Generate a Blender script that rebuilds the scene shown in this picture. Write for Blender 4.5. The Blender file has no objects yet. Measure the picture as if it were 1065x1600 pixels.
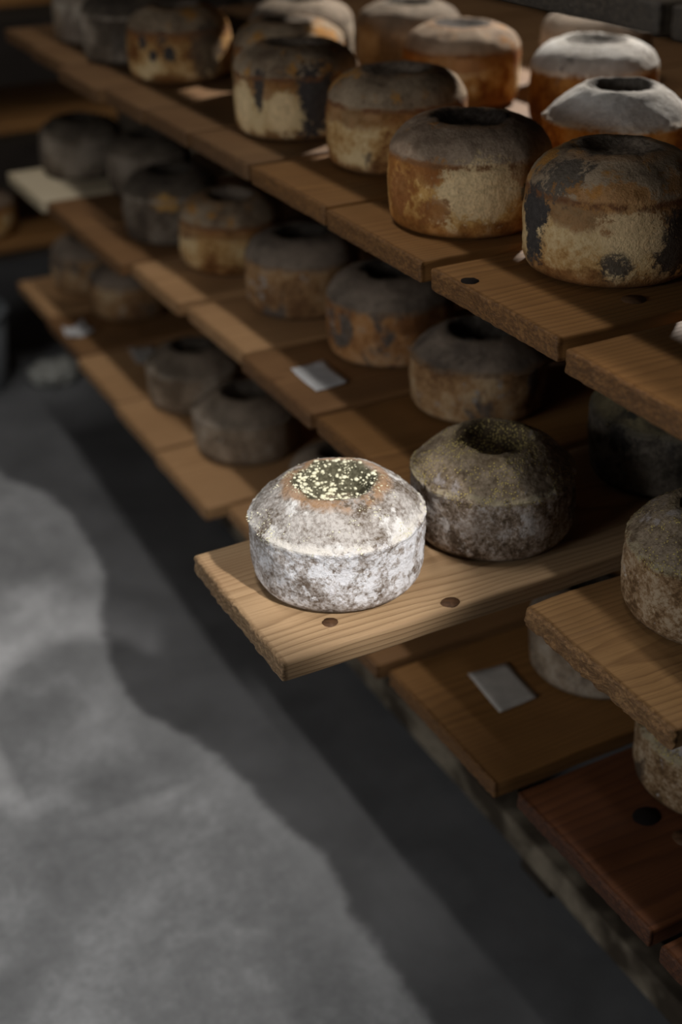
import bpy, bmesh, math, random
from mathutils import Vector, noise

# ------------------------------------------------------------------ camera, world, lights, exposure
scene = bpy.context.scene
col = scene.collection
cd = bpy.data.cameras.new('camera')
cam = bpy.data.objects.new('camera', cd); col.objects.link(cam)
cd.sensor_fit = 'VERTICAL'; cd.sensor_height = 36.0; cd.sensor_width = 36.0; cd.lens = 45.0
cd.clip_start = 0.05; cd.clip_end = 60
from mathutils import Matrix
_r = Vector((0.88426519, -0.46660872, -0.01874491)); _u = Vector((0.2476046, 0.43444343, 0.86599704)); _f = Vector((0.39593817, 0.77041236, -0.49969767))
cam.matrix_world = Matrix(((_r.x, _u.x, -_f.x, -0.72), (_r.y, _u.y, -_f.y, -1.08), (_r.z, _u.z, -_f.z, 1.548), (0, 0, 0, 1)))
cd.dof.use_dof = True; cd.dof.focus_distance = 1.33; cd.dof.aperture_fstop = 2.4
scene.camera = cam

world = bpy.data.worlds.new('world'); scene.world = world; world.use_nodes = True
world.node_tree.nodes['Background'].inputs[0].default_value = (0.75, 0.85, 1.0, 1)
world.node_tree.nodes['Background'].inputs[1].default_value = 0.02
scene.view_settings.view_transform = 'Standard'; scene.view_settings.look = 'None'
scene.view_settings.gamma = 1.0; scene.view_settings.use_curve_mapping = False
scene.view_settings.exposure = 0.0

def aim(o, tgt):
    o.rotation_euler = (Vector(tgt) - o.location).to_track_quat('-Z', 'Y').to_euler()
def area(name, loc, tgt, sx, sy, power, color):
    l = bpy.data.lights.new(name, 'AREA'); l.shape = 'RECTANGLE'; l.size = sx; l.size_y = sy; l.energy = power; l.color = color
    o = bpy.data.objects.new(name, l); col.objects.link(o); o.location = loc; aim(o, tgt); return o
def spot(name, loc, tgt, deg, blend, radius, power, color):
    l = bpy.data.lights.new(name, 'SPOT'); l.spot_size = math.radians(deg); l.spot_blend = blend; l.shadow_soft_size = radius; l.energy = power; l.color = color
    o = bpy.data.objects.new(name, l); col.objects.link(o); o.location = loc; aim(o, tgt); return o

area('aisle_ceiling_lamp', (-0.55, 0.4, 4.0), (-0.55, 0.4, 0), 0.10, 1.1, 24.0, (1.0, 0.97, 0.94))
area('aisle_ceiling_lamp', (-0.60, 2.0, 4.0), (-0.60, 2.0, 0), 0.10, 1.1, 12.0, (1.0, 0.97, 0.94))
spot('added_cheese_spot', (0.0, -1.40, 2.12), (-0.175, 0.02, 0.82), 10.5, 0.6, 0.03, 190.0, (1.0, 0.965, 0.94))  # added spot to brighten the white cheese, no known fixture
spot('rear_aisle_lamp', (2.1, 1.65, 2.55), (0.35, 0.64, 1.1), 29, 0.35, 0.04, 480.0, (1.0, 0.95, 0.88))
area('side_fill', (-2.3, -0.25, 1.4), (0.2, 0.5, 0.9), 1.0, 0.8, 19.0, (0.96, 0.98, 1.0))  # added soft fill from the left, not a known window

# ------------------------------------------------------------------ node helper
class N:
    def __init__(s, name):
        s.m = bpy.data.materials.new(name); s.m.use_nodes = True; s.t = s.m.node_tree
        s.b = s.t.nodes['Principled BSDF']
    def node(s, kind, ins=None, **props):
        n = s.t.nodes.new(kind)
        for k, v in props.items(): setattr(n, k, v)
        for k, v in (ins or {}).items(): s.put(n.inputs[k], v)
        return n
    def put(s, sock, v):
        if isinstance(v, bpy.types.NodeSocket): s.t.links.new(v, sock)
        elif isinstance(v, tuple) and len(v) == 3 and sock.type == 'RGBA': sock.default_value = (*v, 1)
        else: sock.default_value = v
    def math(s, op, a, b=0.0, c=0.0):
        return s.node('ShaderNodeMath', {0: a, 1: b, 2: c}, operation=op).outputs[0]
    def step(s, v, lo, hi):
        return s.node('ShaderNodeMapRange', {'Value': v, 'From Min': lo, 'From Max': hi}, interpolation_type='SMOOTHSTEP').outputs[0]
    def mix(s, f, a, b, blend='MIX'):
        n = s.node('ShaderNodeMix', data_type='RGBA', blend_type=blend)
        s.put(n.inputs[0], f); s.put(n.inputs[6], a); s.put(n.inputs[7], b); return n.outputs[2]
    def noise(s, vec, scale, detail=4.0, rough=0.6, w=0.0, dist=0.0):
        return s.node('ShaderNodeTexNoise', {'Vector': vec, 'W': w, 'Scale': scale, 'Detail': detail, 'Roughness': rough, 'Distortion': dist}, noise_dimensions='4D').outputs[0]
    def scalev(s, vec, k):
        return s.node('ShaderNodeVectorMath', {0: vec, 1: k}, operation='MULTIPLY').outputs[0]
    def ramp(s, f, stops):
        n = s.node('ShaderNodeValToRGB', {'Fac': f}); e = n.color_ramp.elements
        e[0].position, e[0].color = stops[0][0], (*stops[0][1], 1); e[1].position, e[1].color = stops[-1][0], (*stops[-1][1], 1)
        for p, c in stops[1:-1]: x = e.new(p); x.color = (*c, 1)
        return n.outputs[0]
    def done(s, color, rough=0.85, bump=None, dist=0.002, strength=1.0, spec=0.2):
        s.put(s.b.inputs['Base Color'], color); s.put(s.b.inputs['Roughness'], rough); s.b.inputs['Specular IOR Level'].default_value = spec
        if bump is not None:
            s.put(s.b.inputs['Normal'], s.node('ShaderNodeBump', {'Height': bump, 'Distance': dist, 'Strength': strength}).outputs[0])
        return s.m

def wood(name, light, dark, stain, ring=0.0065, contrast=0.7):
    n = N(name); tc = n.node('ShaderNodeTexCoord'); P = tc.outputs['Object']
    rnd = n.node('ShaderNodeObjectInfo').outputs['Random']; w = n.math('MULTIPLY', rnd, 37.0)
    sp = n.node('ShaderNodeSeparateXYZ', {0: P})
    wob = n.noise(n.scalev(P, (2.2, 9.0, 9.0)), 1.0, 2.0, 0.5, w)
    y = n.math('ADD', sp.outputs[1], n.math('MULTIPLY_ADD', rnd, 0.16, -0.08))
    z = n.math('ADD', sp.outputs[2], n.math('MULTIPLY_ADD', n.math('FRACT', n.math('MULTIPLY', rnd, 7.3)), 0.07, 0.02))
    d = n.math('SQRT', n.math('ADD', n.math('MULTIPLY', y, y), n.math('MULTIPLY', z, z)))
    d = n.math('ADD', d, n.math('MULTIPLY', wob, 0.045))
    fr = n.math('FRACT', n.math('DIVIDE', d, ring))
    late = n.math('POWER', fr, 2.5)
    late = n.math('MULTIPLY', late, n.step(fr, 1.0, 0.86))
    fib = n.noise(n.scalev(P, (7.0, 420.0, 420.0)), 1.0, 3.0, 0.65, w)
    big = n.noise(n.scalev(P, (3.0, 6.0, 6.0)), 1.0, 4.0, 0.6, n.math('ADD', w, 5.0))
    c = n.mix(n.math('MULTIPLY', late, contrast), light, dark)
    c = n.mix(n.math('MULTIPLY', n.step(fib, 0.45, 0.8), 0.55), c, dark)
    c = n.mix(n.math('MULTIPLY', n.step(big, 0.42, 0.72), 0.75), c, stain)
    speck = n.noise(P, 160.0, 2.0, 0.5, w)
    c = n.mix(n.math('MULTIPLY', n.step(speck, 0.68, 0.76), 0.5), c, stain)
    end = n.step(sp.outputs[0], 0.006, -0.002)
    rough_end = n.noise(n.scalev(P, (200., 150., 330.)), 1.0, 3.0, 0.7, w)
    c = n.mix(n.math('MULTIPLY', end, n.math('MULTIPLY_ADD', n.step(rough_end, 0.36, 0.6), 0.6, 0.35)), c, tuple(0.55 * a + 0.08 * b for a, b in zip(dark, light)))
    h = n.math('ADD', n.math('MULTIPLY', late, -0.5), n.math('MULTIPLY', fib, 0.5))
    h = n.math('ADD', h, n.math('MULTIPLY', n.math('MULTIPLY', end, rough_end), 3.0))
    return n.done(c, 0.62, h, 0.0012, 0.7, 0.3)

def rind(name, side, blot, blot_lo, top, topspot, topspot_lo, crater, ringc, ring_amt, lip, speck, speck_lo, speck_top=True, bloom=None, bloom_lo=0.6, bscale=13.0, fine=1.0, wts=(0.45, 0.33, 0.22), wid=0.07, fs=150.0, glaze=0.0, patches=()):
    """side: 3 colours low..high; blot: mould blotches on the side; top: 2 colours; crater colour; ringc: colour round the crater"""
    n = N(name); tc = n.node('ShaderNodeTexCoord'); P = tc.outputs['Object']; G = n.node('ShaderNodeSeparateXYZ', {0: tc.outputs['Generated']})
    w = n.node('ShaderNodeAttribute', attribute_type='OBJECT', attribute_name='rind_seed').outputs['Fac']
    gx = n.math('MULTIPLY_ADD', G.outputs[0], 2.0, -1.0); gy = n.math('MULTIPLY_ADD', G.outputs[1], 2.0, -1.0); gz = G.outputs[2]
    r = n.math('SQRT', n.math('ADD', n.math('MULTIPLY', gx, gx), n.math('MULTIPLY', gy, gy)))
    n1 = n.noise(P, 34.0, 7.0, 0.68, w); n2 = n.noise(n.scalev(P, (1.0, 1.0, 0.6)), bscale, 6.0, 0.62, n.math('ADD', w, 11.0), 0.4)
    n3 = n.noise(P, fs, 5.0, 0.72, n.math('ADD', w, 23.0)); n4 = n.noise(P, 45.0, 5.0, 0.65, n.math('ADD', w, 31.0))
    nl = n.noise(n.scalev(P, (1.0, 1.0, 0.75)), 13.0, 3.0, 0.5, n.math('ADD', w, 61.0))
    mixn = n.math('ADD', n.math('ADD', n.math('MULTIPLY', nl, wts[0]), n.math('MULTIPLY', n1, wts[1])), n.math('MULTIPLY', n3, wts[2]))
    sc = n.ramp(mixn, [(0.5 - wid, side[0]), (0.5, side[1]), (0.5 + wid, side[2])])
    sc = n.mix(n.step(n2, blot_lo, blot_lo + 0.07), sc, n.ramp(n3, [(0.35, blot), (0.7, tuple(c * 2.2 + 0.01 for c in blot))]))
    dark_s = n.step(n.math('ADD', n4, n.math('MULTIPLY', n3, 0.3)), 0.83, 0.9)
    sc = n.mix(n.math('MULTIPLY', dark_s, 0.8 * fine), sc, blot)
    if bloom is not None:
        b = n.math('ADD', n.math('MULTIPLY', n.noise(P, 55.0, 7.0, 0.75, n.math('ADD', w, 47.0)), 0.7), n.math('MULTIPLY', n.noise(P, 17.0, 3.0, 0.5, n.math('ADD', w, 3.0)), 0.3))
        sc = n.mix(n.step(b, bloom_lo, bloom_lo + 0.06), sc, bloom)
    if glaze:
        gw = n.math('ADD', gz, n.math('MULTIPLY_ADD', n.math('ADD', nl, n1), 0.45, -0.45))
        band = n.math('MAXIMUM', n.step(gw, 0.50, 0.60), n.step(gw, 0.20, 0.10))
        sc = n.mix(n.math('MULTIPLY', band, glaze), sc, n.ramp(n1, [(0.38, tuple(0.6 * x for x in side[0])), (0.6, tuple(1.5 * x for x in side[0]))]))
    tcol = n.ramp(mixn, [(0.5 - wid, top[0]), (0.5 + wid, top[1])])
    tcol = n.mix(n.step(n.math('ADD', n.math('MULTIPLY', n2, .6), n.math('MULTIPLY', n4, .4)), topspot_lo, topspot_lo + 0.06), tcol, topspot)
    zz = n.math('ADD', gz, n.math('MULTIPLY_ADD', n4, 0.10, -0.05))
    c = n.mix(n.step(zz, 0.66, 0.73), sc, tcol)
    for (pc, sx, sz, pcol, amt) in patches:
        q = n.scalev(n.node('ShaderNodeVectorMath', {0: P, 1: pc}, operation='SUBTRACT').outputs[0], (1 / sx, 1 / sx, 1 / sz))
        dd = n.math('ADD', n.node('ShaderNodeVectorMath', {0: q}, operation='LENGTH').outputs['Value'], n.math('MULTIPLY_ADD', n.math('ADD', n1, n3), 2.4, -2.4))
        c = n.mix(n.math('MULTIPLY', n.step(dd, 1.15, 0.8), amt), c, n.ramp(n3, [(0.35, pcol), (0.7, tuple(x * 1.7 + 0.01 for x in pcol))]))
    lipf = n.math('MULTIPLY', n.math('MULTIPLY', n.step(zz, 0.64, 0.68), n.step(zz, 0.735, 0.69)), n.step(n.math('ADD', n.math('MULTIPLY', n1, .6), n.math('MULTIPLY', n3, .4)), 0.44, 0.54))
    c = n.mix(lipf, c, lip)
    rr = n.math('ADD', r, n.math('MULTIPLY_ADD', n4, 0.24, -0.12)); up = n.step(gz, 0.72, 0.78)
    rg = n.math('MULTIPLY', n.math('MULTIPLY', n.step(rr, 0.65, 0.56), up), n.math('MULTIPLY', n.step(n.math('ADD', n.math('MULTIPLY', nl, .5), n.math('MULTIPLY', n1, .5)), 0.44, 0.5), ring_amt))
    c = n.mix(rg, c, ringc)
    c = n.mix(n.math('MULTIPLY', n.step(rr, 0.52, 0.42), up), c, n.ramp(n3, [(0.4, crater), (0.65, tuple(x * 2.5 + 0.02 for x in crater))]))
    v = n.node('ShaderNodeTexVoronoi', {'Vector': P, 'Scale': 330.0, 'Randomness': 1.0}).outputs['Distance']
    clus = n.noise(P, 26.0, 4.0, 0.7, n.math('ADD', w, 71.0))
    sf = n.math('MULTIPLY', n.step(v, 0.36, 0.26), n.step(clus, speck_lo, speck_lo + 0.05))
    if speck_top: sf = n.math('MULTIPLY', sf, n.step(gz, 0.55, 0.7))
    c = n.mix(sf, c, speck)
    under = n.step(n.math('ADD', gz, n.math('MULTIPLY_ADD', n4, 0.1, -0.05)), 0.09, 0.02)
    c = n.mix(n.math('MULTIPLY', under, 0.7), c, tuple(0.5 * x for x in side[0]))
    h = n.math('ADD', n.math('MULTIPLY', n3, 0.6), n.math('MULTIPLY', n1, 1.0)); h = n.math('ADD', h, n.math('MULTIPLY', sf, 0.35))
    h = n.math('ADD', h, n.math('MULTIPLY', n.noise(P, 420.0, 3.0, 0.6, w), 0.3))
    return n.done(c, 0.88, h, 0.0035, 0.9, 0.15)

M = {}
M['wood_mid'] = wood('wood_mid', (0.27, 0.138, 0.055), (0.11, 0.048, 0.015), (0.16, 0.075, 0.028))
M['wood_show'] = wood('wood_show', (0.43, 0.285, 0.155), (0.17, 0.095, 0.042), (0.28, 0.165, 0.082), 0.0052, 0.85)
M['wood_amber'] = wood('wood_amber', (0.26, 0.125, 0.038), (0.10, 0.040, 0.010), (0.155, 0.07, 0.02))
M['wood_red'] = wood('wood_red', (0.13, 0.045, 0.015), (0.045, 0.015, 0.006), (0.07, 0.024, 0.01), 0.012)
M['wood_tan'] = wood('wood_tan', (0.52, 0.30, 0.14), (0.26, 0.13, 0.05), (0.36, 0.195, 0.085))
M['wood_warm'] = wood('wood_warm', (0.36, 0.20, 0.078), (0.15, 0.07, 0.025), (0.22, 0.115, 0.045))
M['wood_dim'] = wood('wood_dim', (0.19, 0.10, 0.040), (0.085, 0.038, 0.013), (0.12, 0.056, 0.02))
M['wood_pale'] = wood('wood_pale', (0.62, 0.52, 0.36), (0.42, 0.32, 0.19), (0.5, 0.4, 0.26), contrast=0.3)
M['wood_grey'] = wood('wood_grey', (0.085, 0.065, 0.045), (0.03, 0.022, 0.015), (0.05, 0.038, 0.026))
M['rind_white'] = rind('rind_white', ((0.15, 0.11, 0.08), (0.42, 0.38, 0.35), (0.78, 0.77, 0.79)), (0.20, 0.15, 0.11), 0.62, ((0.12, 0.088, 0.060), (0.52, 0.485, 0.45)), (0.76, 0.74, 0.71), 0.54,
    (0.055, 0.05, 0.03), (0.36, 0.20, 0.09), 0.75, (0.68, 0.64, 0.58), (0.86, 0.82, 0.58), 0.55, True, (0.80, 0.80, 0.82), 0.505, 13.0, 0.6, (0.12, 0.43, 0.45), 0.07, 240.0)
M['rind_gold'] = rind('rind_gold', ((0.10, 0.07, 0.045), (0.25, 0.19, 0.14), (0.48, 0.42, 0.37)), (0.05, 0.033, 0.02), 0.60, ((0.12, 0.085, 0.052), (0.32, 0.25, 0.175)), (0.36, 0.32, 0.30), 0.535,
    (0.05, 0.035, 0.018), (0.20, 0.15, 0.08), 0.5, (0.36, 0.30, 0.19), (0.58, 0.46, 0.16), 0.48, True, (0.52, 0.48, 0.45), 0.52, fs=220.0, wts=(0.15, 0.45, 0.40), wid=0.06)
M['rind_dark'] = rind('rind_dark', ((0.022, 0.018, 0.013), (0.075, 0.062, 0.047), (0.19, 0.16, 0.125)), (0.02, 0.017, 0.014), 0.54, ((0.05, 0.04, 0.025), (0.16, 0.13, 0.07)), (0.03, 0.027, 0.02), 0.55,
    (0.03, 0.025, 0.015), (0.12, 0.09, 0.04), 0.5, (0.1, 0.085, 0.06), (0.30, 0.22, 0.08), 0.64, False)
M['rind_ochre'] = rind('rind_ochre', ((0.17, 0.065, 0.018), (0.46, 0.27, 0.10), (0.66, 0.49, 0.26)), (0.04, 0.034, 0.03), 0.525, ((0.15, 0.10, 0.062), (0.38, 0.28, 0.18)), (0.42, 0.20, 0.05), 0.52,
    (0.11, 0.085, 0.062), (0.26, 0.13, 0.05), 0.5, (0.16, 0.07, 0.03), (0.5, 0.4, 0.3), 0.72, glaze=0.75)
M['rind_cream'] = rind('rind_cream', ((0.26, 0.10, 0.022), (0.56, 0.32, 0.10), (0.76, 0.61, 0.37)), (0.20, 0.075, 0.025), 0.55, ((0.20, 0.135, 0.09), (0.42, 0.31, 0.215)), (0.40, 0.18, 0.05), 0.55,
    (0.022, 0.015, 0.01), (0.24, 0.13, 0.06), 0.6, (0.20, 0.09, 0.035), (0.5, 0.4, 0.3), 0.72, glaze=0.75)
def around(R, deg, z, view=(-0.64, -0.77), right=(0.77, -0.64)):
    """point on the rind at an angle from the side that faces the aisle"""
    a = math.radians(deg); return (R * (view[0] * math.cos(a) + right[0] * math.sin(a)), R * (view[1] * math.cos(a) + right[1] * math.sin(a)), z)
MOULD = (0.04, 0.034, 0.03); RUST = (0.20, 0.075, 0.02); CREAM = (0.60, 0.44, 0.24); FUZZ = (0.075, 0.06, 0.045)
M['rind_patchy'] = rind('rind_patchy', ((0.17, 0.065, 0.018), (0.46, 0.27, 0.10), (0.66, 0.49, 0.26)), (0.04, 0.034, 0.03), 0.60, ((0.15, 0.10, 0.062), (0.38, 0.28, 0.18)), (0.42, 0.20, 0.05), 0.52,
    (0.11, 0.085, 0.062), (0.26, 0.13, 0.05), 0.5, (0.16, 0.07, 0.03), (0.5, 0.4, 0.3), 0.72, glaze=0.75, patches=[(around(.096, -58, .06), .024, .042, MOULD, 1.0), (around(.096, 48, .05), .036, .042, MOULD, .95), (around(.096, 6, .03), .015, .018, MOULD, .9), (around(.096, 14, .065), .035, .028, CREAM, .8), (around(.075, -38, .105), .03, .022, FUZZ, .95), (around(.082, 14, .100), .010, .008, FUZZ, 1.0), (around(.08, 0, .098), .05, .014, (0.33, 0.15, 0.04), .7), (around(.085, 62, .10), .04, .02, (0.33, 0.15, 0.04), .7)])
M['rind_streaky'] = rind('rind_streaky', ((0.17, 0.065, 0.018), (0.46, 0.27, 0.10), (0.66, 0.49, 0.26)), (0.04, 0.034, 0.03), 0.60, ((0.15, 0.10, 0.062), (0.38, 0.28, 0.18)), (0.42, 0.20, 0.05), 0.52,
    (0.11, 0.085, 0.062), (0.26, 0.13, 0.05), 0.5, (0.16, 0.07, 0.03), (0.5, 0.4, 0.3), 0.72, glaze=0.75, patches=[(around(.096, -22, .075), .010, .035, MOULD, .95), (around(.096, 30, .06), .026, .06, MOULD, 1.0), (around(.096, -45, .05), .022, .038, CREAM, .9), (around(.096, 0, .045), .022, .032, CREAM, .9)])
M['rind_spotted'] = rind('rind_spotted', ((0.17, 0.065, 0.018), (0.46, 0.27, 0.10), (0.66, 0.49, 0.26)), (0.04, 0.034, 0.03), 0.64, ((0.15, 0.10, 0.062), (0.38, 0.28, 0.18)), (0.42, 0.20, 0.05), 0.52,
    (0.11, 0.085, 0.062), (0.26, 0.13, 0.05), 0.5, (0.16, 0.07, 0.03), (0.5, 0.4, 0.3), 0.72, glaze=0.75, patches=[(around(.094, -25, .075), .011, .014, MOULD, 1.0), (around(.094, 0, .085), .012, .016, MOULD, 1.0), (around(.094, 8, .055), .011, .013, MOULD, 1.0), (around(.094, -12, .050), .008, .010, MOULD, 1.0), (around(.094, 50, .06), .03, .045, FUZZ, .8)])
M['rind_window'] = rind('rind_window', ((0.26, 0.10, 0.022), (0.56, 0.32, 0.10), (0.76, 0.61, 0.37)), (0.20, 0.075, 0.025), 0.55, ((0.20, 0.135, 0.09), (0.42, 0.31, 0.215)), (0.40, 0.18, 0.05), 0.55,
    (0.022, 0.015, 0.01), (0.24, 0.13, 0.06), 0.6, (0.20, 0.09, 0.035), (0.5, 0.4, 0.3), 0.72, glaze=0.75, patches=[(around(.098, 12, .060), .046, .034, CREAM, .95), (around(.098, -48, .05), .020, .026, RUST, .9), (around(.098, -15, .03), .020, .018, RUST, .8), (around(.098, -25, .075), .02, .016, RUST, .6), (around(.098, 48, .055), .007, .010, MOULD, .8)])
M['rind_crust'] = rind('rind_crust', ((0.11, 0.062, 0.028), (0.25, 0.155, 0.08), (0.42, 0.32, 0.21)), (0.05, 0.033, 0.02), 0.60, ((0.12, 0.085, 0.052), (0.32, 0.25, 0.175)), (0.36, 0.32, 0.30), 0.535,
    (0.05, 0.035, 0.018), (0.20, 0.15, 0.08), 0.5, (0.36, 0.30, 0.19), (0.58, 0.46, 0.16), 0.48, True, (0.46, 0.42, 0.39), 0.58, fs=200.0, wts=(0.15, 0.45, 0.40), wid=0.06)
M['rind_slate'] = rind('rind_slate', ((0.07, 0.052, 0.037), (0.15, 0.115, 0.083), (0.27, 0.22, 0.17)), (0.06, 0.048, 0.038), 0.56, ((0.065, 0.05, 0.037), (0.16, 0.125, 0.09)), (0.26, 0.21, 0.165), 0.58,
    (0.03, 0.023, 0.016), (0.16, 0.12, 0.08), 0.4, (0.26, 0.21, 0.16), (0.4, 0.33, 0.22), 0.7, True, (0.38, 0.34, 0.295), 0.62)
M['rind_slate_ochre'] = rind('rind_slate_ochre', ((0.07, 0.052, 0.037), (0.15, 0.115, 0.083), (0.27, 0.22, 0.17)), (0.06, 0.048, 0.038), 0.56, ((0.065, 0.05, 0.037), (0.16, 0.125, 0.09)), (0.26, 0.21, 0.165), 0.58,
    (0.03, 0.023, 0.016), (0.16, 0.12, 0.08), 0.4, (0.26, 0.21, 0.16), (0.4, 0.33, 0.22), 0.7, True, (0.38, 0.34, 0.295), 0.62, patches=[(around(.085, 12, .088), .026, .016, (0.36, 0.20, 0.06), .9)])
M['rind_white_top'] = rind('rind_white_top', ((0.20, 0.08, 0.02), (0.42, 0.2, 0.05), (0.50, 0.30, 0.11)), (0.16, 0.10, 0.06), 0.6, ((0.38, 0.34, 0.30), (0.66, 0.63, 0.59)), (0.20, 0.18, 0.16), 0.56,
    (0.07, 0.06, 0.05), (0.3, 0.26, 0.2), 0.3, (0.62, 0.56, 0.48), (0.7, 0.66, 0.6), 0.7)  # white grey top over orange sides
M['rind_brown'] = rind('rind_brown', ((0.15, 0.075, 0.032), (0.32, 0.18, 0.08), (0.46, 0.32, 0.18)), (0.075, 0.058, 0.045), 0.54, ((0.11, 0.085, 0.065), (0.26, 0.20, 0.15)), (0.34, 0.17, 0.06), 0.6,
    (0.022, 0.017, 0.012), (0.12, 0.085, 0.055), 0.4, (0.20, 0.13, 0.08), (0.4, 0.33, 0.22), 0.7, True, (0.33, 0.28, 0.235), 0.56)
M['rind_russet'] = rind('rind_russet', ((0.18, 0.075, 0.026), (0.40, 0.19, 0.07), (0.48, 0.30, 0.16)), (0.075, 0.058, 0.045), 0.54, ((0.11, 0.085, 0.065), (0.26, 0.20, 0.15)), (0.34, 0.17, 0.06), 0.6,
    (0.022, 0.017, 0.012), (0.12, 0.085, 0.055), 0.4, (0.20, 0.13, 0.08), (0.4, 0.33, 0.22), 0.7, True, (0.33, 0.28, 0.235), 0.56)
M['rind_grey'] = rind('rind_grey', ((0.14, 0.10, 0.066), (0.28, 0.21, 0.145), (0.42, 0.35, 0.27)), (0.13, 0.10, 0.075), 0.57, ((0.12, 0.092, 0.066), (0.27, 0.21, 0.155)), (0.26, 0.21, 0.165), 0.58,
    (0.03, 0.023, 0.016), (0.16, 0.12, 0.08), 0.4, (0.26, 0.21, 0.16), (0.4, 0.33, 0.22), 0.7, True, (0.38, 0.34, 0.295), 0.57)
def plain(name, c, rough=0.8, var=0.35, scale=40.0):
    n = N(name); P = n.node('ShaderNodeTexCoord').outputs['Object']; f = n.noise(P, scale, 5.0, 0.65)
    return n.done(n.mix(n.step(f, 0.3, 0.7), tuple(x * (1 - var) for x in c), c), rough, f, 0.001, 0.4)
M['knot'] = plain('knot', (0.11, 0.055, 0.026), 0.6, 0.5, 120.0)
M['hole'] = plain('hole', (0.010, 0.006, 0.004), 0.9)
M['paper'] = plain('paper', (0.62, 0.61, 0.60), 0.8, 0.15)
M['paper_aged'] = plain('paper_aged', (0.50, 0.46, 0.41), 0.8, 0.2)
M['speck'] = plain('speck', (0.84, 0.81, 0.60), 0.9, 0.15, 300.0)
M['gold_speck'] = plain('gold_speck', (0.50, 0.40, 0.15), 0.9, 0.3, 300.0)
M['crumb'] = plain('crumb', (0.55, 0.42, 0.26), 0.9, 0.3, 300.0)
M['bin'] = plain('bin', (0.25, 0.26, 0.27), 0.5, 0.15, 10.0)
M['rag'] = plain('rag', (0.36, 0.355, 0.32), 0.9, 0.3, 30.0)
M['plaster'] = plain('plaster', (0.20, 0.20, 0.195), 0.9, 0.2, 3.0)
M['dark_wall'] = plain('dark_wall', (0.07, 0.055, 0.045), 0.9, 0.4, 6.0)

def floor_mat():
    n = N('concrete'); P = n.node('ShaderNodeNewGeometry').outputs['Position']; sp = n.node('ShaderNodeSeparateXYZ', {0: P})
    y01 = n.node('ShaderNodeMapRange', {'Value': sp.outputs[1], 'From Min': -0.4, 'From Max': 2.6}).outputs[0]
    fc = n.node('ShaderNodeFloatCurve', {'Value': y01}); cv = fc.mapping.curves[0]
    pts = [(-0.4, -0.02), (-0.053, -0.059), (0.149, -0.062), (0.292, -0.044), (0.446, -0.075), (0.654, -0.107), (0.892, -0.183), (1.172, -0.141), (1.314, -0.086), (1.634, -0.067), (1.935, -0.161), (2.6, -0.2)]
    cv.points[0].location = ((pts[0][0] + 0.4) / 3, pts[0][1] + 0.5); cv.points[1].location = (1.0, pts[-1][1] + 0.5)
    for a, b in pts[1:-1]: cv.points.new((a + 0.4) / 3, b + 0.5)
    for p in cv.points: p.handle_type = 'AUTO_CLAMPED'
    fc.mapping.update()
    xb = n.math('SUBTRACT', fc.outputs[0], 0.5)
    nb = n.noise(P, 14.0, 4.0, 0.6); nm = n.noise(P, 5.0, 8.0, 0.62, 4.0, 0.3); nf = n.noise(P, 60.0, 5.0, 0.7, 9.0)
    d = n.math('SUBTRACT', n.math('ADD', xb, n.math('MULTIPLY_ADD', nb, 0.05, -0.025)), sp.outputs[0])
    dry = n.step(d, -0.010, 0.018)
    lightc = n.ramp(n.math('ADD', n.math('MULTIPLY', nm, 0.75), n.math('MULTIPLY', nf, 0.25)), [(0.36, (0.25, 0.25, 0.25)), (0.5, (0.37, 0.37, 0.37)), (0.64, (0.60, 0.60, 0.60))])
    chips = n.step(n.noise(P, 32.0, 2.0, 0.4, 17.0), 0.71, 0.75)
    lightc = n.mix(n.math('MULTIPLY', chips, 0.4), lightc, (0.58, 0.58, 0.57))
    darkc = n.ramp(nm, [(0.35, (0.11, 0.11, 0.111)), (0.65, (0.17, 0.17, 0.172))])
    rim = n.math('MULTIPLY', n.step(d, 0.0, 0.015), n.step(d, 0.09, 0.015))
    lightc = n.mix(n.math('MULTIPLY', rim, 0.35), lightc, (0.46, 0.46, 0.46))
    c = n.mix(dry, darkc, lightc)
    return n.done(c, n.math('MULTIPLY_ADD', dry, 0.35, 0.5), n.math('ADD', nf, n.math('MULTIPLY', dry, 0.4)), 0.002, 0.5, 0.3)
M['concrete'] = floor_mat()

# ------------------------------------------------------------------ object helpers
def link(name, me, mat=None, parent=None, loc=(0, 0, 0), rz=0.0, smooth=True):
    o = bpy.data.objects.new(name, me); col.objects.link(o); o.location = loc; o.rotation_euler = (0, 0, rz)
    if mat is not None and not me.materials: me.materials.append(mat)
    if smooth:
        for p in me.polygons: p.use_smooth = True
    if parent is not None: o.parent = parent
    return o
def tag(o, label, cat, group=None):
    o['label'] = label; o['category'] = cat
    if group: o['group'] = group
    return o
def bm_mesh(name, bm):
    me = bpy.data.meshes.new(name); bm.to_mesh(me); bm.free(); return me

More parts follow.
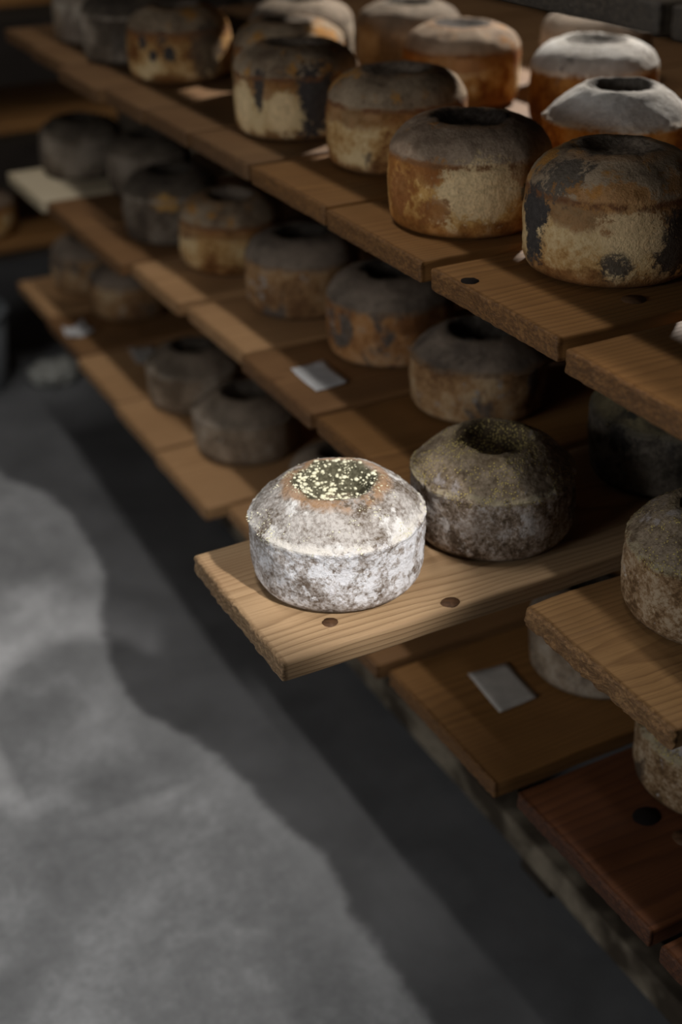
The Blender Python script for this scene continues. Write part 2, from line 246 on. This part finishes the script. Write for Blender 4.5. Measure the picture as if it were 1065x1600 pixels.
def rounded_box(name, L, W, T, r=0.003, nx=14, ny=10, nz=3, jag=0.0, seed=0, warp=0.0):
    """surface grid of a box: x 0..L, y -W/2..W/2, z 0..T, edges rounded by r, front face (x=0) saw-rough by jag"""
    def axis(a, b, n):
        g = [a, a + r * 0.3, a + r] + [a + r + (b - a - 2 * r) * i / n for i in range(1, n)] + [b - r, b - r * 0.3, b]; return g
    X = axis(0, L, nx); Y = axis(-W / 2, W / 2, ny); Z = axis(0, T, nz)
    lx, ly, lz = len(X) - 1, len(Y) - 1, len(Z) - 1
    idx = {}; verts = []; so = seed * 13.7
    def v(i, j, k):
        key = (i, j, k)
        if key in idx: return idx[key]
        p = Vector((X[i], Y[j], Z[k])); q = Vector((min(max(p.x, r), L - r), min(max(p.y, -W / 2 + r), W / 2 - r), min(max(p.z, r), T - r)))
        d = p - q
        if d.length > 1e-9: p = q + d.normalized() * min(r, d.length if sum(abs(c) > 1e-6 for c in d) == 1 else r)
        if jag:
            f = max(0.0, 1 - p.x / 0.02)
            a = 0.18 * noise.noise(Vector((p.y * 22 + so, p.z * 30, 1.3))) + 0.35 * noise.noise(Vector((p.y * 70 + so, p.z * 90, 2.0))) + 0.5 * noise.noise(Vector((p.y * 140 + so, p.z * 160, 4.0)))
            p.x += f * jag * (a - 0.25)
            p.z += jag * 0.15 * noise.noise(Vector((p.x * 20, p.y * 25 + so, 7.0)))
            p.y += jag * 0.5 * noise.noise(Vector((p.x * 9, p.z * 30 + so, 2.0))) * (1 if abs(p.y) > W / 2 - r * 1.5 else 0)
        p.z += warp * (4 * (p.y / W) ** 2)
        idx[key] = len(verts); verts.append(p); return idx[key]
    F = []
    for i in range(lx):
        for j in range(ly):
            F.append((v(i, j, lz), v(i + 1, j, lz), v(i + 1, j + 1, lz), v(i, j + 1, lz))); F.append((v(i, j, 0), v(i, j + 1, 0), v(i + 1, j + 1, 0), v(i + 1, j, 0)))
        for k in range(lz):
            F.append((v(i, 0, k), v(i + 1, 0, k), v(i + 1, 0, k + 1), v(i, 0, k + 1))); F.append((v(i, ly, k), v(i, ly, k + 1), v(i + 1, ly, k + 1), v(i + 1, ly, k)))
    for j in range(ly):
        for k in range(lz):
            F.append((v(0, j, k), v(0, j, k + 1), v(0, j + 1, k + 1), v(0, j + 1, k))); F.append((v(lx, j, k), v(lx, j + 1, k), v(lx, j + 1, k + 1), v(lx, j, k + 1)))
    me = bpy.data.meshes.new(name); me.from_pydata([tuple(p) for p in verts], [], F); me.update(); return me

# ------------------------------------------------------------------ setting
def slab(name, size, loc, mat):
    bm = bmesh.new(); bmesh.ops.create_cube(bm, size=1.0)
    for v in bm.verts: v.co = Vector((v.co.x * size[0], v.co.y * size[1], v.co.z * size[2]))
    o = link(name, bm_mesh(name, bm), mat, None, loc, 0, False); o['kind'] = 'structure'; return o
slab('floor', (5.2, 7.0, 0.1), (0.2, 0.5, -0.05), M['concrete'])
slab('wall_back', (5.2, 0.1, 4.3), (0.2, 4.05, 2.15), M['dark_wall'])
slab('wall_right', (0.1, 7.0, 4.3), (2.85, 0.5, 2.15), M['dark_wall'])
slab('wall_left', (0.1, 7.0, 4.3), (-2.45, 0.5, 2.15), M['plaster'])
slab('ceiling', (5.2, 7.0, 0.1), (0.2, 0.5, 4.35), M['plaster'])

TZ = {0: 1.388, 1: 1.071, 2: 0.756, 3: 0.439}      # heights of the board tops
TH = 0.026
rack = bpy.data.objects.new('cheese_rack', None); col.objects.link(rack); rack.location = (0, 0, 0)
tag(rack, 'dark wooden rack frame that carries the tiers of cheese boards on the right', 'rack')
for x in (0.36, 0.98):
    for y in (-0.85, 2.24):
        link('post', rounded_box('post', 0.06, 0.06, 1.50, 0.003, 2, 2, 10), M['wood_grey'], rack, (x, y, 0), 0, False)
    for t in TZ:
        link('rail', rounded_box('rail', 0.045, 3.10, 0.05, 0.003, 2, 10, 2), M['wood_grey'], rack, (x, 0.70, TZ[t] - TH - 0.0518), 0, False)
for k in range(9):
    link('rear_shade_board', rounded_box('rear_shade_board', 0.02, 3.10, 0.135, 0.003, 2, 8, 3, 0.0, k), M['wood_grey'], rack, (1.175, 0.70, 0.30 + 0.137 * k), 0, False)  # unseen boarding added to keep the rear lamp off the shelf back
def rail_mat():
    n = N('patchy_rail'); P = n.node('ShaderNodeTexCoord').outputs['Object']  # pale patches scattered at random over a dark base
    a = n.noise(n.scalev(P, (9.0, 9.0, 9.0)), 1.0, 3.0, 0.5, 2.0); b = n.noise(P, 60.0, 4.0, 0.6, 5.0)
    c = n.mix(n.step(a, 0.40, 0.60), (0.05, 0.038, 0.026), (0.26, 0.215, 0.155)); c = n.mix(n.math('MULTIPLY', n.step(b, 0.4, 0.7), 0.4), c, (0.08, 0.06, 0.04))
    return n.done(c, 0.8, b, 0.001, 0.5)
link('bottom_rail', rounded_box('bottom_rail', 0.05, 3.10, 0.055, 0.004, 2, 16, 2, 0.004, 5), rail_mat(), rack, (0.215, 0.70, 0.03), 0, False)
for y in (-0.8, 0.1, 1.2, 2.1):
    link('rail_foot', rounded_box('rail_foot', 0.05, 0.08, 0.03, 0.003, 2, 2, 1), M['wood_grey'], rack, (0.22, y, 0.0), 0, False)

boards = {}
def board(tier, yn, yf, xf, mat, label, L=1.13, jag=0.0035, seed=0, fine=False, dz=0.0, rz=0.0):
    w = yf - yn
    me = rounded_box('shelf_board', L, w, TH, 0.0035, 40 if fine else 12, 36 if fine else 12, 5 if fine else 3, jag, seed)
    o = link('shelf_board', me, M[mat], None, (xf, (yn + yf) / 2, TZ[tier] - TH + dz), rz, True)
    return tag(o, label, 'board', ('topmost', 'upper', 'middle', 'lower')[tier] + ' tier of shelf boards')
A = 'wood_amber'
# topmost tier: only its underside edge shows, top right
board(0, -0.50, -0.262, 0.0, 'wood_grey', 'dark board at the top right corner, nearest of the topmost shelf', 0.5, seed=1)
board(0, -0.248, -0.006, 0.0, 'wood_grey', 'dark topmost shelf board edge just above the white topped cheese', 0.5, seed=2)
board(0, 0.006, 0.250, 0.0, 'wood_grey', 'dark topmost shelf board whose edge leaves the top of the photo', 0.5, seed=3)
for k, yn in enumerate((0.262, 0.518, 0.77, 1.02, 1.27, 1.52)):  # unseen boards added to shade the upper shelf, cut short for the rear lamp
    board(0, yn, yn + 0.243, 0.0, 'wood_grey', 'unseen short board added for shade on the topmost shelf, above the %s' % ('mottled lit shoulder cheese', 'streaky cheese', 'bare gap', 'black spotted cheese', 'dark cheese at the top edge', 'farthest upper cheese')[k], 0.5, seed=4 + k)
# upper tier
board(1, -0.42, -0.175, -0.011, A, 'amber upper shelf board at the right edge, bare, nearest to the viewer', seed=11, fine=True)
b = board(1, -0.152, 0.086, -0.002, A, 'amber upper shelf board with a round dark hole near its sawn corner', seed=12, fine=True); boards['t1a'] = b
board(1, 0.108, 0.342, -0.001, A, 'amber upper shelf board under the large cream sided cheese', seed=13, fine=True)
board(1, 0.353, 0.581, 0.003, A, 'amber upper shelf board under the cheese with the lit right shoulder', seed=14)
board(1, 0.596, 0.806, 0.004, 'wood_dim', 'brown upper shelf board under the cheese with vertical dark mould streaks', seed=15)
board(1, 0.818, 0.994, 0.0, 'wood_dim', 'brown upper shelf board in the bare gap left of the streaky cheese', seed=16)
board(1, 1.004, 1.19, -0.006, 'wood_dim', 'brown upper shelf board in front of the black spotted cheese', seed=17)
board(1, 1.20, 1.43, -0.02, 'wood_dim', 'dim upper shelf board under the black spotted cheese at the upper left', seed=18)
board(1, 1.445, 1.68, 0.0, 'wood_dim', 'dim blurred upper shelf board under the dark cheese at the top left', seed=19)
board(1, 1.69, 1.92, 0.01, 'wood_dim', 'farthest blurred board of the upper shelf, top left', seed=20)
# middle tier
b = board(2, -0.105, 0.138, -0.29, 'wood_show', 'bright shelf board pulled out into the aisle under the white cheese', 1.40, 0.005, 21, True); boards['show'] = b
board(2, -0.384, -0.140, -0.011, 'wood_warm', 'rough ended middle shelf board under the cropped cheese at the right edge', 1.13, 0.010, 22, True)
board(2, 0.154, 0.397, 0.003, A, 'middle shelf board just behind the white cheese, under the two tone brown cheese', seed=23, fine=True)
b = board(2, 0.411, 0.653, 0.0, 'wood_mid', 'middle shelf board with a white paper note lying on its front', seed=24); boards['t2note'] = b
board(2, 0.663, 0.899, 0.008, 'wood_tan', 'middle shelf board next beyond the one with the white note', seed=25)
board(2, 0.925, 1.16, 0.0, 'wood_tan', 'bright ended middle shelf board under the ochre cheese left of centre', seed=26)
board(2, 1.172, 1.405, -0.02, 'wood_mid', 'brown blurred middle shelf board under the dark grey cheese', seed=27)
board(2, 1.415, 1.642, -0.02, 'wood_mid', 'brown blurred middle shelf board beside the pale end board', seed=28)
board(2, 1.655, 1.929, -0.03, 'wood_pale', 'pale cream end board of the middle shelf at the far left', seed=29)
# lower tier
board(3, 1.80, 2.08, -0.01, 'wood_tan', 'farthest lower shelf board, blurred, under the two far left cheeses', seed=30)
board(3, 1.535, 1.79, -0.02, 'wood_mid', 'blurred lower shelf board with a pale scrap on its front corner', seed=31)
board(3, 1.259, 1.522, -0.03, 'wood_tan', 'blurred lower shelf board beside the scrap, in front of the far grey cheese', seed=32)
board(3, 1.018, 1.25, -0.037, 'wood_tan', 'blurred lower shelf board under the left of the two pale flanked cheeses', seed=33)
board(3, 0.758, 1.005, -0.042, 'wood_tan', 'sunlit lower shelf board end under the right of the two pale flanked cheeses', seed=34)
board(3, 0.50, 0.745, -0.005, 'wood_tan', 'lower shelf board mostly hidden left of the white cheese', seed=35)
board(3, 0.213, 0.487, -0.003, 'wood_mid', 'lower shelf board peeping out below the pulled out board', seed=36)
b = board(3, -0.075, 0.196, 0.0075, 'wood_amber', 'lower shelf board with a grey paper note, lit along its front end', seed=37, fine=True); boards['t3note'] = b
board(3, -0.356, -0.100, 0.0235, 'wood_red', 'dark reddish lower shelf board at the lower right with rough knots', seed=38, fine=True)
board(3, -0.62, -0.375, 0.021, 'wood_red', 'dark red lower shelf board just entering at the bottom right edge', seed=39)

def knot(parent_key, x, y, rx, ry, mat='knot', name='knot'):
    p = boards[parent_key]; bm = bmesh.new(); bmesh.ops.create_circle(bm, cap_ends=False, radius=1, segments=20)
    ring = list(bm.verts); c = bm.verts.new((0, 0, 0.0006)); rim = [bm.verts.new((v.co.x * 1.06, v.co.y * 1.06, -0.002)) for v in ring]
    for i, v in enumerate(ring):
        a = 1 + 0.13 * noise.noise(Vector((math.cos(i * 0.314) * 2, math.sin(i * 0.314) * 2, x * 50)))
        v.co = Vector((v.co.x * a, v.co.y * a, 0.0003))
    for i in range(20):
        bm.faces.new((c, ring[i], ring[(i + 1) % 20])); bm.faces.new((ring[i], rim[i], rim[(i + 1) % 20], ring[(i + 1) % 20]))
    for v in bm.verts: v.co.x *= rx; v.co.y *= ry
    bmesh.ops.recalc_face_normals(bm, faces=bm.faces)
    o = link(name, bm_mesh(name, bm), M[mat], p, (x - p.location.x, y - p.location.y, TH + 0.0006)); return o
knot('show', -0.214, -0.064, 0.0085, 0.008); knot('show', -0.081, -0.0945, 0.011, 0.009)
k = knot('t1a', 0.011, 0.027, 0.0095, 0.0095, 'hole', 'screw_hole'); k['label'] = 'round dark hole'
knot('t1a', 0.126, -0.106, 0.013, 0.012)
boards['t3red'] = [o for o in col.objects if o.get('label', '').startswith('dark reddish lower')][0]
knot('t3red', 0.136, -0.212, 0.018, 0.015, 'hole'); knot('t3red', 0.150, -0.262, 0.012, 0.013)

# ------------------------------------------------------------------ cheeses
PROFILE = [(0.0, 0.006), (0.55, 0.004), (0.80, 0.0), (0.865, 0.006), (0.925, 0.03), (0.962, 0.08), (0.98, 0.15), (0.988, 0.25), (0.992, 0.36), (0.995, 0.47), (0.995, 0.56), (0.995, 0.62), (1.006, 0.665), (1.004, 0.685), (0.985, 0.70),
    (0.955, 0.725), (0.91, 0.765), (0.85, 0.812), (0.78, 0.862), (0.71, 0.907), (0.64, 0.946), (0.575, 0.977), (0.52, 0.995), (0.47, 1.0), (0.425, 0.988), (0.39, 0.955), (0.355, 0.90), (0.31, 0.845), (0.25, 0.80), (0.17, 0.77), (0.08, 0.757), (0.0, 0.755)]
FLAT = [(0.0, 0.006), (0.55, 0.004), (0.80, 0.0), (0.87, 0.008), (0.93, 0.035), (0.965, 0.09), (0.985, 0.18), (0.995, 0.30), (1.0, 0.42), (0.995, 0.54), (0.985, 0.64), (0.975, 0.71), (0.972, 0.74), (0.955, 0.765),
    (0.93, 0.80), (0.89, 0.845), (0.83, 0.89), (0.76, 0.925), (0.68, 0.955), (0.60, 0.98), (0.54, 0.995), (0.47, 1.0), (0.41, 0.99), (0.36, 0.965), (0.32, 0.92), (0.28, 0.875), (0.22, 0.84), (0.15, 0.82), (0.07, 0.812), (0.0, 0.81)]
def resample(prof, m):
    out = []
    for i in range(len(prof) - 1):
        (a, b), (c, d) = prof[i], prof[i + 1]
        for k in range(m): t = k / m; out.append((a + (c - a) * t, b + (d - b) * t))
    out.append(prof[-1]); return out
def cheese_mesh(R, H, seed, prof, seg=72, m=1, lump=0.0025, fuzz=0.0008, crater=1.0):
    pr = resample(prof, m); V = []; F = []; s = seed * 17.31
    topi = max(range(len(pr)), key=lambda i: pr[i][1])
    rings = []
    for i, (r, h) in enumerate(pr):
        n = 1 if r < 1e-6 else seg; ids = []
        for j in range(n):
            a = 2 * math.pi * j / n; rr = r
            if i > topi: h2 = 1 - (1 - h) * crater
            else: h2 = h
            p = Vector((math.cos(a) * rr * R, math.sin(a) * rr * R, h2 * H))
            q = p * 14 + Vector((s, s * 0.7, s * 1.3))
            l = noise.noise(q) * lump * 1.3 + noise.noise(q * 2.6) * lump * 0.7
            f = noise.noise(q * 9) * fuzz + noise.noise(q * 22) * fuzz * 0.8
            nrm = Vector((math.cos(a) * (1 if h < 0.72 else 0.55), math.sin(a) * (1 if h < 0.72 else 0.55), 0.0 if h < 0.66 else 0.8))
            k = min(1.0, max(0.0, (h - 0.02) / 0.1)) if i < topi else 1.0
            p += nrm * (l + f) * k
            if i > topi: p.z += noise.noise(q * 3.5) * 0.005 * crater
            ids.append(len(V)); V.append(tuple(p))
        rings.append(ids)
    for i in range(len(rings) - 1):
        a, b = rings[i], rings[i + 1]
        for j in range(seg):
            k = (j + 1) % seg
            if len(a) == 1: F.append((a[0], b[k], b[j]))
            elif len(b) == 1: F.append((a[j], a[k], b[0]))
            else: F.append((a[j], a[k], b[k], b[j]))
    me = bpy.data.meshes.new('cheese'); me.from_pydata(V, [], F); me.update(); return me
seedc = [0]
def cheese(tier, x, y, R, H, style, label, prof=PROFILE, tall=False, hi=0, rz=0.0, rs=None, **kw):
    seedc[0] += 1
    seg, m = ((72, 1), (112, 2), (240, 5))[hi]
    me = cheese_mesh(R, H, seedc[0], prof, seg, m, **kw)
    o = link('cheese', me, M[style], None, (x, y, TZ[tier] + 0.0008), rz)
    o['rind_seed'] = float(seedc[0] if rs is None else rs) * 5.37
    return tag(o, label, 'cheese', ('', 'cheeses on the upper shelf', 'cheeses on the middle shelf', 'cheeses on the lower shelf')[tier])

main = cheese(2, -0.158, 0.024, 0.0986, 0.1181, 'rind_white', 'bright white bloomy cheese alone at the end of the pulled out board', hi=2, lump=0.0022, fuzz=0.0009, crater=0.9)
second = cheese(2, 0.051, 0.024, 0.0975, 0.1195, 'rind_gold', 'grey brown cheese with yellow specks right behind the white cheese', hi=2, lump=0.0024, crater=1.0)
cheese(2, 0.324, 0.035, 0.0986, 0.126, 'rind_dark', 'nearly black mould covered cheese half hidden under the upper shelf at right', hi=1)
cheese(2, 0.162, -0.239, 0.0986, 0.1224, 'rind_crust', 'brown crusted cheese cropped by the right edge on the rough ended board', hi=2, rs=57)
cheese(2, 0.232, 0.331, 0.1001, 0.111, 'rind_brown', 'two tone brown cheese with a dark seam, behind the yellow specked one', hi=1)
cheese(2, 0.221, 0.568, 0.1015, 0.1282, 'rind_russet', 'reddish brown cheese behind the white paper note', FLAT, hi=1)
cheese(2, 0.189, 0.813, 0.0986, 0.1282, 'rind_brown', 'grey brown cheese left of the reddish one on the middle shelf', FLAT, hi=1)
cheese(2, 0.172, 1.074, 0.0979, 0.1282, 'rind_ochre', 'ochre cheese with an orange rim, third beyond the paper note', FLAT)
cheese(2, 0.139, 1.296, 0.0965, 0.1282, 'rind_slate_ochre', 'dark grey cheese with a small ochre patch, in blur on the middle shelf', FLAT)
cheese(2, 0.212, 1.617, 0.0936, 0.1224, 'rind_slate', 'dim cheese set back between two dark grey ones at left', FLAT)
cheese(2, 0.131, 1.848, 0.0965, 0.1224, 'rind_slate', 'dark cheese on the pale end board at the far left', FLAT)
# upper shelf, front row
cheese(1, 0.173, -0.003, 0.0965, 0.1296, 'rind_patchy', 'ochre cheese with grey mould patches at the right edge beside the hole', FLAT, hi=1, crater=0.4)
cheese(1, 0.130, 0.218, 0.0986, 0.1231, 'rind_window', 'large cream and orange cheese with a dark open hollow on top', FLAT, hi=1)
cheese(1, 0.192, 0.499, 0.0994, 0.126, 'rind_ochre', 'mottled ochre cheese with a lit right shoulder, behind the cream one', FLAT, hi=1, crater=0.5)
cheese(1, 0.156, 0.742, 0.0972, 0.1296, 'rind_streaky', 'cream cheese with broad dark vertical mould streaks', FLAT, hi=1, crater=0.5)
cheese(1, 0.153, 1.221, 0.0943, 0.1238, 'rind_spotted', 'cream cheese with small black spots at the upper left', FLAT)
cheese(1, 0.139, 1.439, 0.0965, 0.1224, 'rind_slate', 'dark grey cheese cut by the top edge, left of the black spotted one', FLAT)
cheese(1, 0.153, 1.676, 0.0965, 0.1224, 'rind_grey', 'farthest upper shelf cheese, brown with dark blotches, top left', FLAT)
# upper shelf, rear rows
cheese(1, 0.384, 0.256, 0.0965, 0.1238, 'rind_white_top', 'orange sided cheese with a white hollow top at the right edge', hi=1, crater=0.8)
cheese(1, 0.556, 0.531, 0.0972, 0.1238, 'rind_white_top', 'white topped cheese under the dark topmost shelf edge at right', FLAT, hi=1, crater=0.5)
cheese(1, 0.470, 0.770, 0.0972, 0.1238, 'rind_cream', 'amber cheese with a grey top in the rear row, behind the lit shoulder one', FLAT, hi=1, crater=0.3)
cheese(1, 0.251, 0.962, 0.0965, 0.1238, 'rind_ochre', 'cheese with a bright band of light across its top, behind the streaky one', FLAT, crater=0.4)
cheese(1, 0.368, 1.155, 0.0965, 0.1238, 'rind_grey', 'grey cheese at the top edge behind the one with the bright band', FLAT)
cheese(1, 0.510, 1.010, 0.0965, 0.1238, 'rind_grey', 'dark sided rear cheese with a pale top touching the top edge', FLAT)
cheese(1, 0.745, 0.770, 0.0965, 0.1238, 'rind_grey', 'sliver of a dim cheese behind the white topped one at the top right', FLAT)
# lower shelf
cheese(3, 0.123, 0.942, 0.0994, 0.1159, 'rind_grey', 'pale flanked cheese with a dark hollow, right of the blurred pair at left', hi=1, crater=0.8)
cheese(3, 0.118, 1.193, 0.0965, 0.1181, 'rind_grey', 'pale flanked cheese with a dark hollow, left of the blurred pair at left', crater=0.8)
cheese(3, 0.177, 1.744, 0.095, 0.1152, 'rind_brown', 'small looking blurred cheese behind the pale scrap on the lower shelf', FLAT)
cheese(3, 0.152, 1.972, 0.095, 0.1224, 'rind_brown', 'farthest blurred cheese of the lower shelf, below the pale end board', FLAT)
cheese(3, 0.275, 0.069, 0.0986, 0.1188, 'rind_grey', 'dim grey cheese under the rough ended board, behind the grey note', hi=1)
cheese(3, 0.253, -0.193, 0.0986, 0.1188, 'rind_crust', 'dim brown cheese at the right edge on the dark reddish board', hi=1)
cheese(3, 0.168, 0.632, 0.0965, 0.1152, 'rind_grey', 'cheese top just peeping over behind the white cheese', FLAT)

# loose mould grains that stand proud of the rind (too many and too small to pick apart)
def grains(parent, mat, R, H, count, seed, rmax, smin, smax, outside):
    rng = random.Random(seed); me0 = parent.data; bm = bmesh.new()
    cand = [p for p in me0.polygons if p.center.z > 0.66 * H]
    inner = [p for p in cand if math.hypot(p.center.x, p.center.y) < rmax * R]
    outer = [p for p in cand if rmax * R <= math.hypot(p.center.x, p.center.y) and noise.noise(p.center * 30 + Vector((seed, 0, 0))) > 0.12]
    clump = [p for p in inner if p.center.x * -0.5 + p.center.y * 0.6 + 0.03 * noise.noise(p.center * 60) > 0.004] or inner
    for i in range(count):
        p = rng.choice(outer if (rng.random() < outside and outer) else (inner if rng.random() < 0.6 else clump))
        ins = math.hypot(p.center.x, p.center.y) < rmax * R; s = smin + ((smax - smin) if ins else 0.35 * (smax - smin)) * rng.random() ** 2; r = bmesh.ops.create_icosphere(bm, subdivisions=1, radius=s)
        off = Vector((rng.uniform(-1, 1), rng.uniform(-1, 1), 0)) * 0.0012; k = (rng.uniform(.8, 1.4), rng.uniform(.8, 1.4), rng.uniform(.4, .8))
        for v in r['verts']: v.co = Vector((v.co.x * k[0], v.co.y * k[1], v.co.z * k[2])) + p.center + off
    o = link('mould_grains', bm_mesh('mould_grains', bm), M[mat], parent); o['kind'] = 'stuff'; return o
grains(main, 'speck', 0.0986, 0.1181, 760, 3, 0.47, 0.0005, 0.0030, 0.25)
grains(second, 'gold_speck', 0.0975, 0.1195, 520, 8, 0.42, 0.0005, 0.0019, 0.6)

# ------------------------------------------------------------------ paper notes
def note(pts, mat, label, z, curl=0.002, seed=0):
    cx = sum(p[0] for p in pts) / 4; cy = sum(p[1] for p in pts) / 4; n = 8; V = []; F = []
    for lay in (0, 1):
        for i in range(n + 1):
            for j in range(n + 1):
                u, v = i / n, j / n
                x = (pts[0][0] * (1 - u) + pts[1][0] * u) * (1 - v) + (pts[3][0] * (1 - u) + pts[2][0] * u) * v
                y = (pts[0][1] * (1 - u) + pts[1][1] * u) * (1 - v) + (pts[3][1] * (1 - u) + pts[2][1] * u) * v
                h = curl * ((2 * u - 1) ** 2 * (2 * v - 1) ** 2) + 0.0007 * (1 + noise.noise(Vector((x * 40 + seed, y * 40, 0))))
                V.append((x - cx, y - cy, h + 0.0003 * lay))
    s = (n + 1) ** 2; q = lambda l, i, j: l * s + i * (n + 1) + j
    for i in range(n):
        for j in range(n):
            F.append((q(1, i, j), q(1, i, j + 1), q(1, i + 1, j + 1), q(1, i + 1, j))); F.append((q(0, i, j), q(0, i + 1, j), q(0, i + 1, j + 1), q(0, i, j + 1)))
        F.append((q(0, i, 0), q(1, i, 0), q(1, i + 1, 0), q(0, i + 1, 0))); F.append((q(0, i, n), q(0, i + 1, n), q(1, i + 1, n), q(1, i, n)))
        F.append((q(0, 0, i), q(0, 0, i + 1), q(1, 0, i + 1), q(1, 0, i))); F.append((q(0, n, i), q(1, n, i), q(1, n, i + 1), q(0, n, i + 1)))
    me = bpy.data.meshes.new('paper_note'); me.from_pydata(V, [], F); me.update()
    return tag(link('paper_note', me, M[mat], None, (cx, cy, z + 0.0006)), label, 'paper', 'paper notes on the boards')
note([(0.043, 0.563), (0.102, 0.569), (0.099, 0.478), (0.04, 0.47)], 'paper', 'white paper note lying on the front of the middle shelf', TZ[2], seed=1)
note([(0.099, 0.133), (0.163, 0.127), (0.156, 0.042), (0.09, 0.039)], 'paper_aged', 'grey paper note on the lower shelf under the pulled out board', TZ[3], 0.001, seed=2)
note([(-0.012, 1.69), (0.046, 1.716), (0.053, 1.643), (-0.012, 1.628)], 'paper', 'bright blurred paper scrap at the far left of the lower shelf', TZ[3], 0.012, seed=3)
note([(0.085, 1.514), (0.139, 1.495), (0.122, 1.409), (0.073, 1.417)], 'paper_aged', 'dim blurred paper note left of the pale flanked cheeses', TZ[3], seed=4)

# ------------------------------------------------------------------ cross rack at the far end of the aisle
far = bpy.data.objects.new('far_rack', None); col.objects.link(far); far.location = (-0.2, 2.7, 0)
tag(far, 'dark rack frame standing across the far end of the aisle, top left', 'rack')
for x in (-0.958, 1.006):
    for y in (-0.20, 0.16):
        link('post', rounded_box('post', 0.05, 0.05, 1.30, 0.003, 2, 2, 8), M['wood_grey'], far, (x, y, 0), 0, False)
for t in (1, 2, 3):
    for y in (-0.20, 0.16):
        link('rail', rounded_box('rail', 2.014, 0.045, 0.045, 0.003, 10, 2, 2), M['wood_grey'], far, (-0.958, y, TZ[t] - TH - 0.0465), 0, False)
for t, nm in ((1, 'top'), (2, 'middle'), (3, 'low')):
    for y, side in ((2.52, 'front'), (2.775, 'rear')):
        o = link('cross_board', rounded_box('cross_board', 1.9, 0.245, TH, 0.0035, 14, 8, 3, 0.003, t), M['wood_amber'], None, (-1.1, y, TZ[t] - TH))
        tag(o, 'blurred orange brown %s %s board of the cross rack at the far left' % (nm, side), 'board', 'boards of the far cross rack')
def far_cheese(x, y, t, label):
    me = cheese_mesh(0.095, 0.12, 77 + t, FLAT, 48, 1)
    o = link('cheese', me, M['rind_cream'], None, (x, y, TZ[t] + 0.0008)); o['rind_seed'] = 301.0
    tag(o, label, 'cheese', 'cheeses on the far cross rack')
far_cheese(0.02, 2.53, 3, 'dim reddish cheese at the left edge on the far cross rack')

# grey bin and a pale rag on the floor at the end of the aisle
binm = bpy.data.objects.new('plastic_bin', None); col.objects.link(binm); binm.location = (-0.09, 2.50, 0)
tag(binm, 'grey blurred bin on the floor at the far left end of the aisle', 'bin')
def lathe(name, prof, seg, mat, parent, loc=(0, 0, 0)):
    V = []; F = []
    for r, h in prof:
        for j in range(seg): a = 2 * math.pi * j / seg; V.append((r * math.cos(a), r * math.sin(a), h))
    for i in range(len(prof) - 1):
        for j in range(seg): k = (j + 1) % seg; F.append((i * seg + j, i * seg + k, (i + 1) * seg + k, (i + 1) * seg + j))
    me = bpy.data.meshes.new(name); me.from_pydata(V, [], F); me.update(); return link(name, me, mat, parent, loc)
lathe('body', [(0.001, 0.002), (0.10, 0.002), (0.102, 0.006), (0.125, 0.23), (0.121, 0.23), (0.098, 0.010), (0.001, 0.010)], 40, M['bin'], binm)
lathe('rim', [(0.119, 0.224), (0.133, 0.224), (0.135, 0.232), (0.130, 0.240), (0.121, 0.240), (0.119, 0.232), (0.119, 0.224)], 40, M['bin'], binm)
bm = bmesh.new(); bmesh.ops.create_icosphere(bm, subdivisions=4, radius=1)
for v in bm.verts:
    q = v.co.copy(); a = 1 + 0.35 * noise.noise(q * 2.1) + 0.18 * noise.noise(q * 5)
    v.co = Vector((q.x * 0.07 * a, q.y * 0.06 * a, max(0.0, (q.z * 0.5 + 0.3) * 0.075 * a)))
tag(link('crumpled_rag', bm_mesh('crumpled_rag', bm), M['rag'], None, (0.135, 2.42, 0.0005)), 'small pale crumpled rag on the floor beside the grey bin', 'rag')
